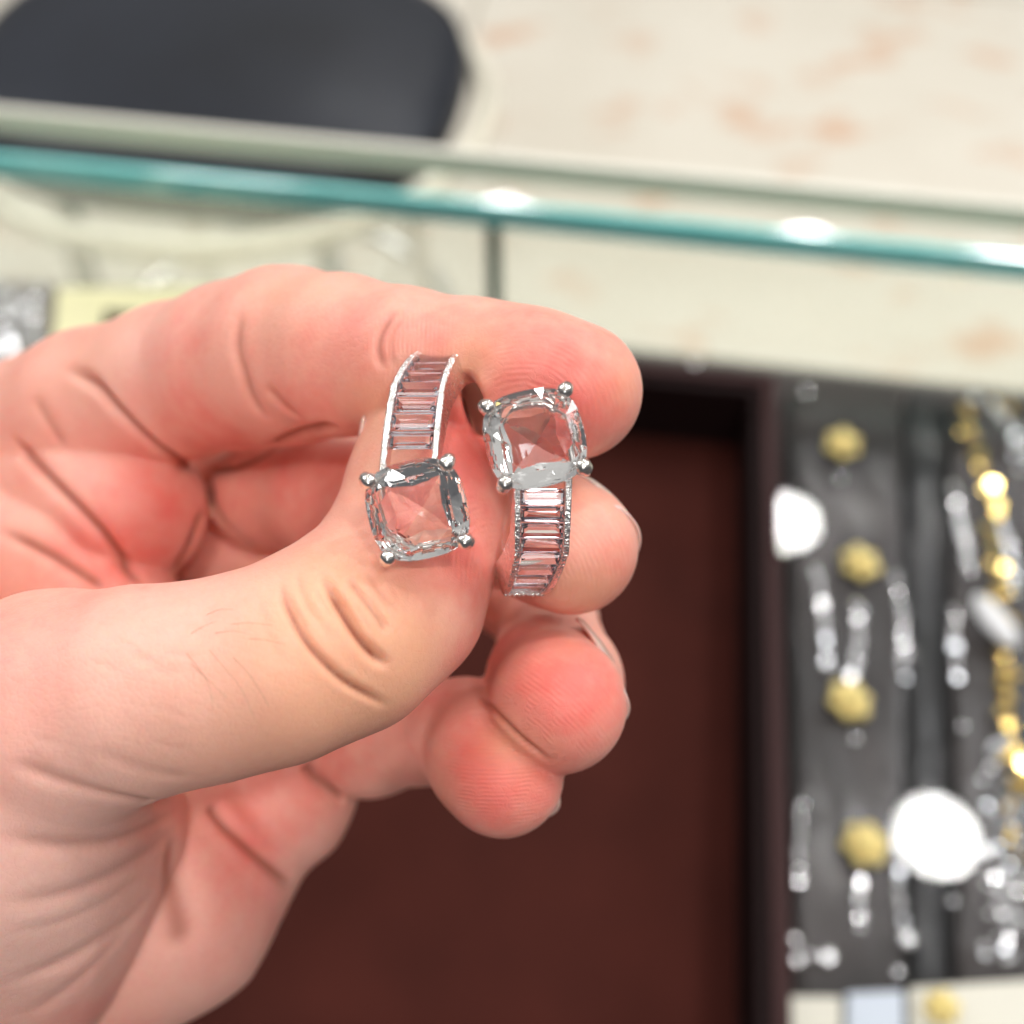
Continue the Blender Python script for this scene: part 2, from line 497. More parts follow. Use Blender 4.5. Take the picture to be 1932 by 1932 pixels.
strand([(1690, 1560), (1694, 1680), (1712, 1770), (1722, 1790)], M_silver, .0010, .0030, 'thin silver strand running under the large round lamp reflection', 'silver_strand', G, big=[(1710, 1772, .0024)])
strand([(1500, 1775), (1504, 1815), (1500, 1850)], M_silver, .0013, .0040, 'silver strand ending at the cream card by the tray', 'silver_strand', G, big=[(1562, 1805, .0022), (1528, 1803, .0013)])
strand([(1795, 1650), (1800, 1700), (1796, 1740)], M_silver, .0011, .0050, 'loose silver strand right of the large lamp reflection', 'silver_strand', G)
G2 = 'chains heaped at the right edge'
strand([(1815, 770), (1826, 815), (1845, 850), (1862, 900), (1875, 990), (1884, 1100), (1895, 1200), (1905, 1290), (1912, 1400), (1925, 1500)], M_gold, .0021, .0024, 'thick gold chain hanging down the right edge of the picture', 'gold_chain', G2, .0026)
strand([(1800, 915), (1812, 980), (1825, 1040), (1832, 1090)], M_silver, .0014, .0030, 'silver chain immediately left of the thick gold chain', 'silver_chain', G2, .0008)
strand([(1850, 760), (1880, 775), (1905, 800), (1925, 850), (1940, 900)], M_silver, .0016, .0028, 'tangled silver chain at the top of the right pad', 'silver_chain', G2, .003)
strand([(1895, 990), (1905, 1050), (1918, 1100), (1930, 1130)], M_silver, .0015, .0034, 'silver chain right of the thick gold chain', 'silver_chain', G2, .0016)
strand([(1870, 750), (1900, 770), (1925, 790)], M_gold, .0013, .0034, 'short gold chain tangled into silver at the far right corner', 'gold_chain', G2, .003)
for k, (x0, lab) in enumerate([(1868, 'dull silver chain left of its two neighbours in the lower right heap'), (1892, 'dull silver chain in the middle of the lower right heap'), (1918, 'dull silver chain at the very edge of the lower right heap')]):
    strand([(x0 + random.uniform(-5, 5), y) for y in range(1400, 1841, 55)], M_silver, .0011, .0044, lab, 'silver_chain', G2, .0022)
strand([(1920, 1480), (1905, 1530), (1910, 1590), (1925, 1650)], M_gold, .0014, .0040, 'thin gold chain below the white oval tag', 'gold_chain', G2, .0014)
M_tag = mat('pearl_white', srgb(226, 226, 228), .4)
c = on_plane(1872, 1180, zp + .004)
bm = bmesh.new(); ball(bm, (0, 0, 0), .0075, 3, (.62, 1.5, .35))
o = bm_obj('oval_tag', bm, M_tag, None, True); o.location = (c.x, c.y, zp + .0075); o.rotation_euler = (0, 0, R(24))
tag(o, 'white oval tag lying beside the thick gold chain', 'tag')
bm_n = 0
G3 = 'loose silver beads beside the panes and pads'
for px, py, r, lab in [(1520, 742, .0022, 'single silver bead near the far end of the brown pad'),
                       (1310, 688, .0020, 'silver bead on the far rim of the maroon tray'),
                       (1584, 905, .0016, 'silver bead just below the farthest gold rosette'),
                       (1512, 1520, .0018, 'silver bead at the head of the strand hugging the tray rim'),
                       (1815, 1372, .0015, 'lone silver bead between the black strip and the lower heap'),
                       (1612, 1396, .0018, 'silver bead below the third gold rosette'),
                       (1620, 1250, .0016, 'silver bead above the third gold rosette'),
                       (1693, 1835, .0017, 'silver bead just above the pale blue card')]:
    stud(px, py, r, M_silver, None if px != 1310 else zt, lab, 'bead', G3, 'silver_bead')

# clear plastic sheet over the pads: it mirrors the ceiling lamps
M_sheet = thin_glass('clear_plastic_sheet', (.985, .985, .985, 1), .7, 1.45)
zs = zp + .014
sh = [on_plane(1447, 2100, zs), on_plane(2400, 2100, zs), on_plane(2320, 740, zs), on_plane(1447, 706, zs)]
o = prism('plastic_cover', sh, zs - .0006, zs, M_sheet)
tag(o, 'clear plastic cover over the necklace pads mirroring two ceiling lamps', 'plastic cover')

# left side jewellery behind the hand
pad('display_pad', [(-260, 820), (95, 720), (105, 530), (-160, 518)], DECK + .001, zp, mat('grey_felt', srgb(128, 122, 116), .8), 'pale grey display pad heaped with silver chains at the left edge', 'display pad', 'necklace display pads')
for k, lab in enumerate(['silver chain nearest the cream box at the left edge', 'silver chain in the middle of the left heap', 'silver chain farthest out in the left heap']):
    x0 = 60 - k * 32
    strand([(x0 + random.uniform(-8, 8), y) for y in range(545, 720, 28)], M_silver, .0019, .0036, lab, 'silver_chain', 'chains heaped at the left edge', .003)
M_cream = mat('cream_box_paper', srgb(228, 222, 178), .5)
b4 = [on_plane(x, y, DECK + .03) for x, y in [(104, 720), (520, 700), (500, 552), (116, 556)]]
bx = prism('gift_box', b4, DECK + .001, DECK + .026, M_cream, None, .002)
tag(bx, 'cream cardboard box behind the index finger at left', 'box')
i4 = [Vector(p).lerp(sum(b4, Vector()) / 4, -.03) for p in b4]
prism('lid', i4, DECK + .0262, DECK + .034, M_cream, bx, .002)

# ceiling lamps placed where their mirror images fall, plus unseen overhead ones added to light the hand
M_lamp = bpy.data.materials.new('lamp_glow'); M_lamp.use_nodes = True
nt = M_lamp.node_tree; nt.nodes.clear()
em = nt.nodes.new('ShaderNodeEmission'); em.inputs[0].default_value = (1, .985, .96, 1); em.inputs[1].default_value = 135
ou = nt.nodes.new('ShaderNodeOutputMaterial'); nt.links.new(em.outputs[0], ou.inputs[0])
M_trim = mat('white_trim', (.8, .8, .8, 1), .4)
CEIL = 1.95
def lamp(px, py, lab):
    h = on_plane(px, py, zs)
    d = (h - Vector(cam.location)).normalized(); d.z = -d.z
    p = h + d * ((CEIL - zs) / d.z)
    lamp_at(p.x, p.y, lab)
def lamp_at(x, y, lab):
    e = empty('ceiling_lamp', (x, y, CEIL), 0, label=lab, cat='ceiling lamp', group='round ceiling lamps')
    bm = bmesh.new(); bmesh.ops.create_cone(bm, cap_ends=True, segments=40, radius1=.082, radius2=.082, depth=.004)
    o = bm_obj('lamp_disc', bm, M_lamp, e); o.matrix_parent_inverse = Matrix()
    bm = bmesh.new(); tube(bm, [Vector((.094 * math.cos(a), .094 * math.sin(a), .002)) for a in [2 * math.pi * k / 40 for k in range(41)]], .011, 8, False)
    o = bm_obj('trim_ring', bm, M_trim, e, True); o.matrix_parent_inverse = Matrix()
def lamp_glint(px, py, lab):
    h = on_plane(px, py, 0); d = (h - Vector(cam.location)).normalized(); d.z = -d.z
    p = h + d * (CEIL / d.z); lamp_at(p.x, p.y, lab)
lamp_glint(950, 411, 'far round ceiling lamp mirrored near the middle of the teal glass edge')
lamp_glint(1522, 466, 'far round ceiling lamp mirrored right of the middle of the teal glass edge')
lamp_at(0.0, -.60, 'added unseen fill lamp overhead, behind the camera')  # added for light on the hand, not placed from a reflection
lamp_at(0.66, -.50, 'added unseen fill lamp overhead to the right')  # likewise added for the hand, out of view
lamp(1768, 1577, 'round ceiling lamp mirrored whole in the plastic cover at lower right')
lamp(1478, 984, 'round ceiling lamp mirrored as a cut half disc at the cover border')

# ================================================================== HAND
class Field:
    def __init__(s, lo, hi, h):
        s.h = h; s.lo = np.array(lo, float)
        s.n = np.ceil((np.array(hi) - s.lo) / h).astype(int) + 1
        s.x = (s.lo[0] + np.arange(s.n[0]) * h).astype(np.float32)
        s.y = (s.lo[1] + np.arange(s.n[1]) * h).astype(np.float32)
        s.z = (s.lo[2] + np.arange(s.n[2]) * h).astype(np.float32)
    def new(s): return np.full(tuple(s.n), 12.0, np.float32)
    def cone(s, F, a, b, ra, rb, k):
        m = max(ra, rb) + k + 2.5
        lo = np.minimum(a, b) - m; hi = np.maximum(a, b) + m
        i0 = np.clip(((lo - s.lo) / s.h).astype(int), 0, s.n); i1 = np.clip(((hi - s.lo) / s.h).astype(int) + 2, 0, s.n)
        if (i1 <= i0).any(): return
        sl = tuple(slice(p, q) for p, q in zip(i0, i1))
        X = s.x[sl[0]][:, None, None] - a[0]; Y = s.y[sl[1]][None, :, None] - a[1]; Z = s.z[sl[2]][None, None, :] - a[2]
        ba = (b - a).astype(np.float32); L = float((ba ** 2).sum())
        if L < 1e-6:
            t = 0; d = np.sqrt(X * X + Y * Y + Z * Z) - ra
        else:
            t = np.clip((X * ba[0] + Y * ba[1] + Z * ba[2]) / L, 0, 1)
            d = np.sqrt((X - t * ba[0]) ** 2 + (Y - t * ba[1]) ** 2 + (Z - t * ba[2]) ** 2) - (ra + (rb - ra) * t)
        F[sl] = smin(F[sl], d, k)

def smin(a, b, k):
    if k <= 0: return np.minimum(a, b)
    h = np.clip(k - np.abs(a - b), 0, None) / k
    return np.minimum(a, b) - h * h * k * .25

def pp(c):                       # (px,py,D,rpx) -> point, radius mm
    return P(c[0], c[1], c[2]), c[3] * c[2] / FPX

index_ = [(-190, 1010, 176, 215), (20, 870, 168, 178), (180, 775, 156, 150), (330, 722, 148, 144), (450, 690, 141, 152), (545, 672, 136, 163), (650, 672, 129, 145), (760, 680, 124, 131), (900, 697, 121, 126), (1000, 715, 119, 127), (1082, 738, 118.5, 130)]
middle_ = [(-160, 1050, 172, 190), (60, 880, 163, 150), (190, 925, 156, 146), (252, 965, 152, 138)]
middle2_ = [(440, 930, 166, 95), (520, 930, 158, 108), (620, 935, 151, 114), (800, 950, 141, 118), (960, 985, 133, 120), (1040, 1015, 125, 124), (1078, 1034, 121, 126)]
filler_ = [(360, 900, 172, 70), (420, 915, 172, 70), (470, 1040, 176, 110)]
ring_ = [(-180, 1150, 172, 190), (10, 985, 160, 140), (120, 1060, 154, 138), (210, 1150, 150, 130)]
ring2_ = [(400, 1030, 168, 88), (540, 1080, 166, 88), (860, 1050, 168, 78), (1035, 1170, 156, 88), (1046, 1288, 131, 124), (1052, 1328, 120, 131)]
pinky_ = [(60, 1800, 146, 250), (300, 1660, 146, 236), (380, 1585, 149, 176), (470, 1535, 151, 134)]
pinky2_ = [(440, 1590, 151, 120), (520, 1500, 151, 140), (575, 1430, 151, 122)]
pinky3_ = [(640, 1400, 150, 98), (700, 1392, 147, 106), (800, 1376, 141, 98), (880, 1385, 131, 100), (920, 1425, 124, 112), (948, 1462, 121, 116)]
palm_ = [[(-300, 1350, 165, 420), (-100, 1300, 168, 300)], [(-300, 1350, 165, 420), (0, 1800, 160, 330)],
         [(0, 1800, 160, 330), (250, 1660, 158, 220)], [(-100, 1000, 172, 220), (-300, 1350, 165, 420)], [(-400, 2000, 150, 560), (-100, 1800, 152, 400)],
         [(-400, 2000, 150, 520), (-900, 2700, 150, 560)]]
thumb_ = [(-260, 1700, 128, 400), (-60, 1500, 118, 340), (110, 1345, 112, 228), (260, 1305, 109, 192), (400, 1282, 108, 180), (530, 1250, 108, 180), (650, 1195, 111, 184), (735, 1125, 115.5, 176), (775, 1040, 119.5, 158), (800, 958, 121.5, 146), (801, 895, 122.3, 134), (800, 836, 123, 113)]
thenar_ = [[(-260, 1700, 128, 400), (40, 1620, 128, 260)], [(40, 1620, 128, 260), (180, 1560, 134, 150)], [(-260, 1900, 130, 400), (20, 1800, 132, 200)]]

VOX = 0.5
F0 = Field((-88, -84, -196), (20, 30, -94), VOX)
def chain(c, k=2.0, F=None):
    F = F0.new() if F is None else F
    q = [pp(x) for x in c]
    for (a, ra), (b, rb) in zip(q, q[1:]):
        F0.cone(F, a, b, ra, rb, k)
    return F
def segs(l, k, F=None):
    F = F0.new() if F is None else F
    for s in l: chain(s, k, F)
    return F
PALM = segs(palm_, 8)
ALL = smin(PALM, chain(index_, 2.2), 2.5)
m1 = smin(PALM, chain(middle_), 2.5)
m2 = smin(m1, chain(middle2_), .6); ALL = smin(ALL, m2, .35)
r1_ = smin(chain(ring_), chain(ring2_), .6); ALL = smin(ALL, smin(PALM, r1_, 2.0), .35)
k1 = chain(pinky_, 5); k2 = chain(pinky2_, 3); k3 = chain(pinky3_, 2.0)
kk = smin(smin(k1, k2, .9), k3, .8)
ALL = smin(ALL, smin(PALM, kk, 4), .35)
TH_ = smin(chain(thumb_, 2.2), segs(thenar_, 8), 6)
TH_ = smin(PALM, TH_, 7)
ALL = smin(ALL, TH_, .4)
ALL = smin(ALL, chain(filler_, 2), .5)
CUT = F0.new()                                   # the open gap between index pad, thumb tip and ring
for x_, y_, r_ in ((878, 716, 9), (884, 732, 15), (890, 750, 19), (896, 770, 20), (902, 790, 18), (907, 808, 12)):
    qa, qb = pp((x_, y_, 108, r_)), pp((x_ + 4, y_ + 2, 137, r_ * 1.15))
    F0.cone(CUT, qa[0], qb[0], qa[1], qb[1], .6)
ALL = -smin(-ALL, CUT, .9)
del CUT
del PALM, m1, m2, r1_, k1, k2, k3, kk, TH_
ALL[0], ALL[-1] = 5, 5; ALL[:, 0] = 5; ALL[:, -1] = 5; ALL[:, :, 0] = 5; ALL[:, :, -1] = 5

def surface_nets(F, lo, h):
    S = F < 0
    n = F.shape
    cs = [(0, 0, 0), (1, 0, 0), (0, 1, 0), (1, 1, 0), (0, 0, 1), (1, 0, 1), (0, 1, 1), (1, 1, 1)]
    cnt = np.zeros(tuple(k - 1 for k in n), np.int8)
    for c in cs:
        cnt += S[c[0]:n[0] - 1 + c[0], c[1]:n[1] - 1 + c[1], c[2]:n[2] - 1 + c[2]]
    act = (cnt > 0) & (cnt < 8)
    I = np.argwhere(act)
    vid = np.full(act.shape, -1, np.int32); vid[act] = np.arange(len(I))
    V = np.stack([F[I[:, 0] + c[0], I[:, 1] + c[1], I[:, 2] + c[2]] for c in cs], 1)
    acc = np.zeros((len(I), 3)); num = np.zeros(len(I))
    for a in range(8):
        for b in range(a + 1, 8):
            da = np.array(cs[b]) - np.array(cs[a])
            if np.abs(da).sum() != 1: continue
            m = (V[:, a] < 0) != (V[:, b] < 0)
            t = V[m, a] / (V[m, a] - V[m, b])
            acc[m] += np.array(cs[a]) + t[:, None] * da
            num[m] += 1
    verts = (I + acc / num[:, None]) * h + lo
    quads = []
    for axis in range(3):
        u, w = (axis + 1) % 3, (axis + 2) % 3
        sa = [slice(None)] * 3; sb = [slice(None)] * 3
        sa[axis] = slice(0, n[axis] - 1); sb[axis] = slice(1, n[axis])
        A = S[tuple(sa)]; B = S[tuple(sb)]
        E = np.argwhere(A != B)
        ok = (E[:, u] > 0) & (E[:, w] > 0) & (E[:, u] < n[u] - 1) & (E[:, w] < n[w] - 1)
        E = E[ok]
        flip = A[E[:, 0], E[:, 1], E[:, 2]]
        def cid(du, dw):
            q = E.copy(); q[:, u] += du; q[:, w] += dw
            return vid[q[:, 0], q[:, 1], q[:, 2]]
        q = np.stack([cid(-1, -1), cid(0, -1), cid(0, 0), cid(-1, 0)], 1)
        q[~flip] = q[~flip][:, ::-1]
        quads.append(q)
    return verts, np.concatenate(quads)

V, Q = surface_nets(ALL, F0.lo, VOX)
del ALL
# relax
def edges_of(Q): return np.concatenate([Q[:, [0, 1]], Q[:, [1, 2]], Q[:, [2, 3]], Q[:, [3, 0]]])
E = edges_of(Q)
deg = np.bincount(E.ravel(), minlength=len(V)).astype(float)
for it in range(6):
    A = np.zeros_like(V)
    for d in range(3):
        A[:, d] = (np.bincount(E[:, 0], V[E[:, 1], d], len(V)) + np.bincount(E[:, 1], V[E[:, 0], d], len(V))) / deg
    V = V + (A - V) * (.5 if it % 2 == 0 else -.42)

def quad_mesh(name, V, Q):
    me = bpy.data.meshes.new(name)
    me.vertices.add(len(V)); me.vertices.foreach_set('co', V.astype(np.float32).ravel())
    me.loops.add(len(Q) * 4); me.loops.foreach_set('vertex_index', Q.astype(np.int32).ravel())
    me.polygons.add(len(Q)); me.polygons.foreach_set('loop_start', np.arange(len(Q), dtype=np.int32) * 4)
    me.polygons.foreach_set('loop_total', np.full(len(Q), 4, np.int32))
    me.update(calc_edges=True)
    return me
me0 = quad_mesh('tmp', V, Q)
bvh = BVHTree.FromPolygons([tuple(v) for v in V], [tuple(q) for q in Q])
o0 = bpy.data.objects.new('tmp', me0); COL.objects.link(o0)
sm = o0.modifiers.new('s', 'SUBSURF'); sm.levels = 1; sm.render_levels = 1
dg = bpy.context.evaluated_depsgraph_get()
hand_me = bpy.data.meshes.new_from_object(o0.evaluated_get(dg))
bpy.data.objects.remove(o0)
N = len(hand_me.vertices)
co = np.empty(N * 3, np.float32); hand_me.vertices.foreach_get('co', co); co = co.reshape(-1, 3).astype(float)
no = np.empty(N * 3, np.float32); hand_me.vertex_normals.foreach_get('vector', no); no = no.reshape(-1, 3).astype(float)

def hit(px, py):
    d = Vector(((px - 966) / FPX, -(py - 966) / FPX, -1)).normalized()
    h = bvh.ray_cast(Vector((0, 0, 0)), d)
    return None if h[0] is None else np.array(h[0])
def catmull(pts, n=6):
    pts = [np.array(p, float) for p in pts]
    q = [2 * pts[0] - pts[1]] + pts + [2 * pts[-1] - pts[-2]]
    out = []
    for i in range(1, len(q) - 2):
        for k in range(n):
            t = k / n
            out.append(.5 * ((2 * q[i]) + (q[i + 1] - q[i - 1]) * t + (2 * q[i - 1] - 5 * q[i] + 4 * q[i + 1] - q[i + 2]) * t * t + (3 * q[i] - q[i - 1] - 3 * q[i + 1] + q[i + 2]) * t ** 3))
    out.append(pts[-1])
    return out
disp = np.zeros(N)
crease_shade = np.zeros(N)
def crease(pts, depth, w, bulge=.06, fade=.25, tint=1.0):
    H = [hit(*p) for p in catmull(pts)]
    H = [h for h in H if h is not None]
    if len(H) < 2: return
    runs = [[H[0]]]
    for a, b in zip(H, H[1:]):
        if np.linalg.norm(a - b) > 5: runs.append([])
        runs[-1].append(b)
    allp = np.array(H)
    m = 6 * w
    sel = np.where(((co > allp.min(0) - m) & (co < allp.max(0) + m)).all(1))[0]
    X = co[sel]
    best = np.full(len(sel), 1e9); bt = np.zeros(len(sel))
    tot = len(H); base = 0
    for run in runs:
        for i, (a, b) in enumerate(zip(run, run[1:])):
            ab = b - a; L = (ab ** 2).sum() + 1e-9
            t = np.clip(((X - a) @ ab) / L, 0, 1)
            d = np.linalg.norm(X - a - t[:, None] * ab, axis=1)
            u = d < best
            best[u] = d[u]; bt[u] = (base + i + t[u]) / (tot - 1)
        base += len(run)
    f = np.clip(np.minimum(bt, 1 - bt) / fade, 0, 1); f = f * f * (3 - 2 * f)
    g = np.exp(-(best / w) ** 2) - bulge * np.exp(-((best - 2.2 * w) / (1.1 * w)) ** 2)
    g[best > m] = 0
    disp[sel] -= depth * f * g
    crease_shade[sel] = np.maximum(crease_shade[sel], f * np.exp(-(best / (w * .6)) ** 2) * min(1, depth * 1.4) * tint)  # weight of the shade painted along the fold
def bump(px, py, rad, h):
    c = hit(px, py)
    if c is None: return
    d = np.linalg.norm(co - c, axis=1)
    disp[:] += h * np.exp(-(d / rad) ** 2)

# --- thumb joint creases
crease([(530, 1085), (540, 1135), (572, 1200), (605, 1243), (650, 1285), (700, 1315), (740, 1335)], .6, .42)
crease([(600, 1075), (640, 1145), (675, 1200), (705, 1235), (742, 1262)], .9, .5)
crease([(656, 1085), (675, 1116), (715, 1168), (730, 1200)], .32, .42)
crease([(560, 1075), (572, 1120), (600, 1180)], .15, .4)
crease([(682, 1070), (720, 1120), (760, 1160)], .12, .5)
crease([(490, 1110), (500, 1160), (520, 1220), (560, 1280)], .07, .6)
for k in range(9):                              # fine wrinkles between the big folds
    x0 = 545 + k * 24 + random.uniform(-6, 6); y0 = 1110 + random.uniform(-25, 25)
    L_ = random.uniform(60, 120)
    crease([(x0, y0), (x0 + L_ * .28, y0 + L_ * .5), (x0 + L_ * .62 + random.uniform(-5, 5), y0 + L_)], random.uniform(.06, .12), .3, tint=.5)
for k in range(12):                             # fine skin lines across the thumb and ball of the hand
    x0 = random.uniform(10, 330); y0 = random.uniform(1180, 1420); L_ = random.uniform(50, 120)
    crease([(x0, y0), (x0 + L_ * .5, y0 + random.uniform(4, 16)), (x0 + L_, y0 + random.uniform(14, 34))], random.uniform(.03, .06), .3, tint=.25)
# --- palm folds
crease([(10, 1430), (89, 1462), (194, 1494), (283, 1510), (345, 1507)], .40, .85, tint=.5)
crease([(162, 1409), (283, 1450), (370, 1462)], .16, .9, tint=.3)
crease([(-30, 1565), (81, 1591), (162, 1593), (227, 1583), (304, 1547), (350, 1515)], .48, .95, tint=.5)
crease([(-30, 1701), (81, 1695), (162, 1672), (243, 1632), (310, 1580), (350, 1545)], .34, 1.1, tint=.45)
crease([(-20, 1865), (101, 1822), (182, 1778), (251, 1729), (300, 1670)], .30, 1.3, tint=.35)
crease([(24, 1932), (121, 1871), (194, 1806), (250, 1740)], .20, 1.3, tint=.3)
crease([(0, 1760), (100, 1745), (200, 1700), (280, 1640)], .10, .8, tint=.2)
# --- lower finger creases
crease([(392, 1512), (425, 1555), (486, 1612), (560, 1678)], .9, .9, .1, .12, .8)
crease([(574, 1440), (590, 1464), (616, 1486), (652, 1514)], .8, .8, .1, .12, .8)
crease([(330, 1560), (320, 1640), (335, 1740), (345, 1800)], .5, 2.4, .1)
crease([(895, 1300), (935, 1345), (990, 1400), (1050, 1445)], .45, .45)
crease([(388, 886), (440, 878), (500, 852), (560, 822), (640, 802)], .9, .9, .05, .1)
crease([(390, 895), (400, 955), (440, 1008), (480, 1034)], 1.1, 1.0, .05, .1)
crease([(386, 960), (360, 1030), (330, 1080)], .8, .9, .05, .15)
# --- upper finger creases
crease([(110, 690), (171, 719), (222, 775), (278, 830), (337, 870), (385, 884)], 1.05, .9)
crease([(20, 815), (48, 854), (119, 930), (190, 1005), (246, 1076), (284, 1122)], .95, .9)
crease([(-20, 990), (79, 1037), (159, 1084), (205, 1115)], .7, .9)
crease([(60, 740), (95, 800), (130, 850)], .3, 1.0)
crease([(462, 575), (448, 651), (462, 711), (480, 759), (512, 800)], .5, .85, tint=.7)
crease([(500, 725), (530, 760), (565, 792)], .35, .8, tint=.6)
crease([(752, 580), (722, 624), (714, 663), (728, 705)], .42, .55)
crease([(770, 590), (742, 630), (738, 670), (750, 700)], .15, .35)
bump(884, 700, 1.6, -.8); bump(560, 560, 6, .5); bump(330, 1380, 12, .4)
# organic unevenness
nz = np.array([noise.noise(Vector(p) * .11) + .45 * noise.noise(Vector(p) * .27) for p in co[::1]]) if N < 900000 else np.zeros(N)
nz2 = np.array([noise.noise(Vector(p) * .9) for p in co])
disp += nz * .28
co2 = co + no * disp[:, None]

# --- tones: blobs of flushed and sallow skin
tone = np.zeros((N, 3)); tone[:] = (0.0, 0.0, 0.0)
flush = np.zeros(N); sallow = np.zeros(N); pale = np.zeros(N)
def blob(arr, px, py, rad, v):
    c = hit(px, py)
    if c is None: return
    d = ((co - c) ** 2).sum(1)
    arr[:] += v * (.72 if arr is flush else .7) * np.exp(-d / (rad * 1.15) ** 2)
for a in [(1060, 700, 7, .9), (950, 660, 5, .5), (1120, 800, 4, .7), (820, 620, 4, .4), (650, 660, 5, .5), (560, 760, 5, .5), (300, 700, 7, .55), (420, 820, 6, .5), (250, 900, 7, .6), (330, 980, 6, .6), (150, 1000, 6, .5), (230, 1080, 6, .5),
          (560, 930, 7, .6), (640, 900, 5, .4), (1060, 1260, 6, .9), (1130, 1330, 5, .9), (970, 1200, 4, .8), (1000, 1430, 4, .3), (880, 1420, 5, .8), (1000, 1480, 4, .8), (900, 1500, 5, .5), (1120, 1000, 4, .3), (1170, 1080, 3, .7),
          (820, 1010, 5, .85), (880, 900, 4, .9), (900, 1060, 4, .9), (720, 1100, 4, .45), (830, 800, 4, .6), (890, 820, 4, .6), (810, 1320, 3, .6), (870, 1230, 3, .5), (500, 1560, 7, .6), (450, 1720, 9, .4), (640, 1450, 5, .4), (100, 1250, 9, .45), (0, 1350, 9, .4), (60, 1640, 7, .3), (170, 1900, 5, .6), (460, 1650, 5, .4)]:
    blob(flush, *a)
for a in [(480, 1330, 10, .5), (380, 1350, 9, .3), (650, 1300, 7, .8), (750, 1200, 6, .8), (560, 1180, 5, .6), (620, 1060, 4, .7), (720, 900, 4, .8), (720, 780, 4, .9), (760, 1290, 5, .6), (1080, 1120, 4, .8), (1150, 1120, 3, .5), (1180, 720, 3, .6), (900, 650, 3, .5), (880, 700, 2.5, .8), (540, 560, 6, .4), (180, 690, 6, .4), (250, 1450, 8, .5), (950, 1390, 2.5, .7), (1010, 1420, 3, .5), (830, 1480, 3, .3), (1090, 930, 3, .5)]:
    blob(sallow, *a)
for a in [(60, 1640, 14, .8), (200, 1480, 10, .4), (120, 1300, 10, .25), (60, 1820, 12, .8), (330, 1750, 9, .5), (200, 780, 6, .5), (130, 900, 6, .5), (260, 660, 6, .5), (420, 1880, 8, .5), (330, 1180, 8, .5), (560, 1620, 5, .4)]:
    blob(pale, *a)  # brighter light on palm and heel painted in as lighter skin
for n_, arr in (('pale', pale), ('flush', flush), ('sallow', sallow), ('crease', crease_shade)):
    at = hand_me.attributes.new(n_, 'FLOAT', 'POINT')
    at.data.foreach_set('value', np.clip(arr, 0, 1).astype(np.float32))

# --- ridges on the pads
phase = np.zeros(N); rmask = np.zeros(N)
def ridges(px, py, rad, cx, cy, sx=1.0, sy=1.0, sp=.48):
    """loops round the surface point (cx,cy), shown within rad of (px,py)"""
    c = hit(px, py); k = P(cx, cy, 118)
    if c is None: return
    d = np.linalg.norm(co - c, axis=1)
    m = np.clip(1 - (d / rad) ** 3, 0, 1)
    r = np.sqrt(((co[:, 0] - k[0]) * sx) ** 2 + ((co[:, 1] - k[1]) * sy) ** 2 + ((co[:, 2] - k[2]) * .7) ** 2)
    r += 1.1 * nz + .12 * nz2
    u = m > rmask
    phase[u] = r[u] / sp; rmask[u] = m[u] * np.clip(.55 + 1.3 * nz2[u], .1, 1)
ridges(1080, 730, 11, 990, 780, 1, 1.2)
ridges(780, 640, 6, 650, 660, 1, .5)
ridges(1060, 1330, 9, 900, 1500, 1.0, 1.0)
ridges(940, 1450, 9, 850, 1200, .35, 1.1)
ridges(1110, 1050, 8, 1000, 1090, 1, 1)
ridges(860, 990, 8, 900, 1130, 1, .8)
for n_, arr in (('ridge_phase', phase), ('ridge_mask', rmask)):
    at = hand_me.attributes.new(n_, 'FLOAT', 'POINT')
    at.data.foreach_set('value', arr.astype(np.float32))

# to world metres, kept in camera-rotated local frame so object space is simple
wco = (co2 * .001) @ CMn[:3, :3].T + CMn[:3, 3]
org = np.array(c2w(P(500, 1200, 140)))
hand_me.vertices.foreach_set('co', (wco - org).astype(np.float32).ravel())
hand_me.update()
hand_me.polygons.foreach_set('use_smooth', np.ones(len(hand_me.polygons), bool))
hand_me.name = 'hand'
hand = bpy.data.objects.new('hand', hand_me)
hand.location = org
COL.objects.link(hand)
hand.matrix_world = Matrix.Translation(org)
tag(hand, 'bare left hand pinching the silver ring between thumb and fingertips', 'hand')

# skin material
M_skin = bpy.data.materials.new('skin'); M_skin.use_nodes = True
nt = M_skin.node_tree; b = nt.nodes['Principled BSDF']
L = nt.links.new
def attr(n):
    a = nt.nodes.new('ShaderNodeAttribute'); a.attribute_name = n; return a.outputs['Fac']
def mixc(f, a, bcol, bt='MIX', fac=None):
    m = nt.nodes.new('ShaderNodeMix'); m.data_type = 'RGBA'; m.blend_type = bt
    if f is not None: L(f, m.inputs['Factor'])
    else: m.inputs['Factor'].default_value = fac
    for s, k in ((a, 'A'), (bcol, 'B')):
        if isinstance(s, tuple): m.inputs[k].default_value = s
        else: L(s, m.inputs[k])
    return m.outputs['Result']
def math_(op, a, b_=None):
    m = nt.nodes.new('ShaderNodeMath'); m.operation = op
    for i, s in enumerate((a, b_)):
        if s is None: continue
        if isinstance(s, (int, float)): m.inputs[i].default_value = s
        else: L(s, m.inputs[i])
    return m.outputs[0]
tc = nt.nodes.new('ShaderNodeTexCoord')
def noi(scale, detail=4, rough=.5):
    n = nt.nodes.new('ShaderNodeTexNoise'); n.inputs['Scale'].default_value = scale; n.inputs['Detail'].default_value = detail
    n.inputs['Roughness'].default_value = rough
    L(tc.outputs['Object'], n.inputs['Vector']); return n.outputs['Fac']
BASE = srgb(244, 178, 160); PINK = srgb(238, 118, 110); TAN = srgb(242, 184, 148)
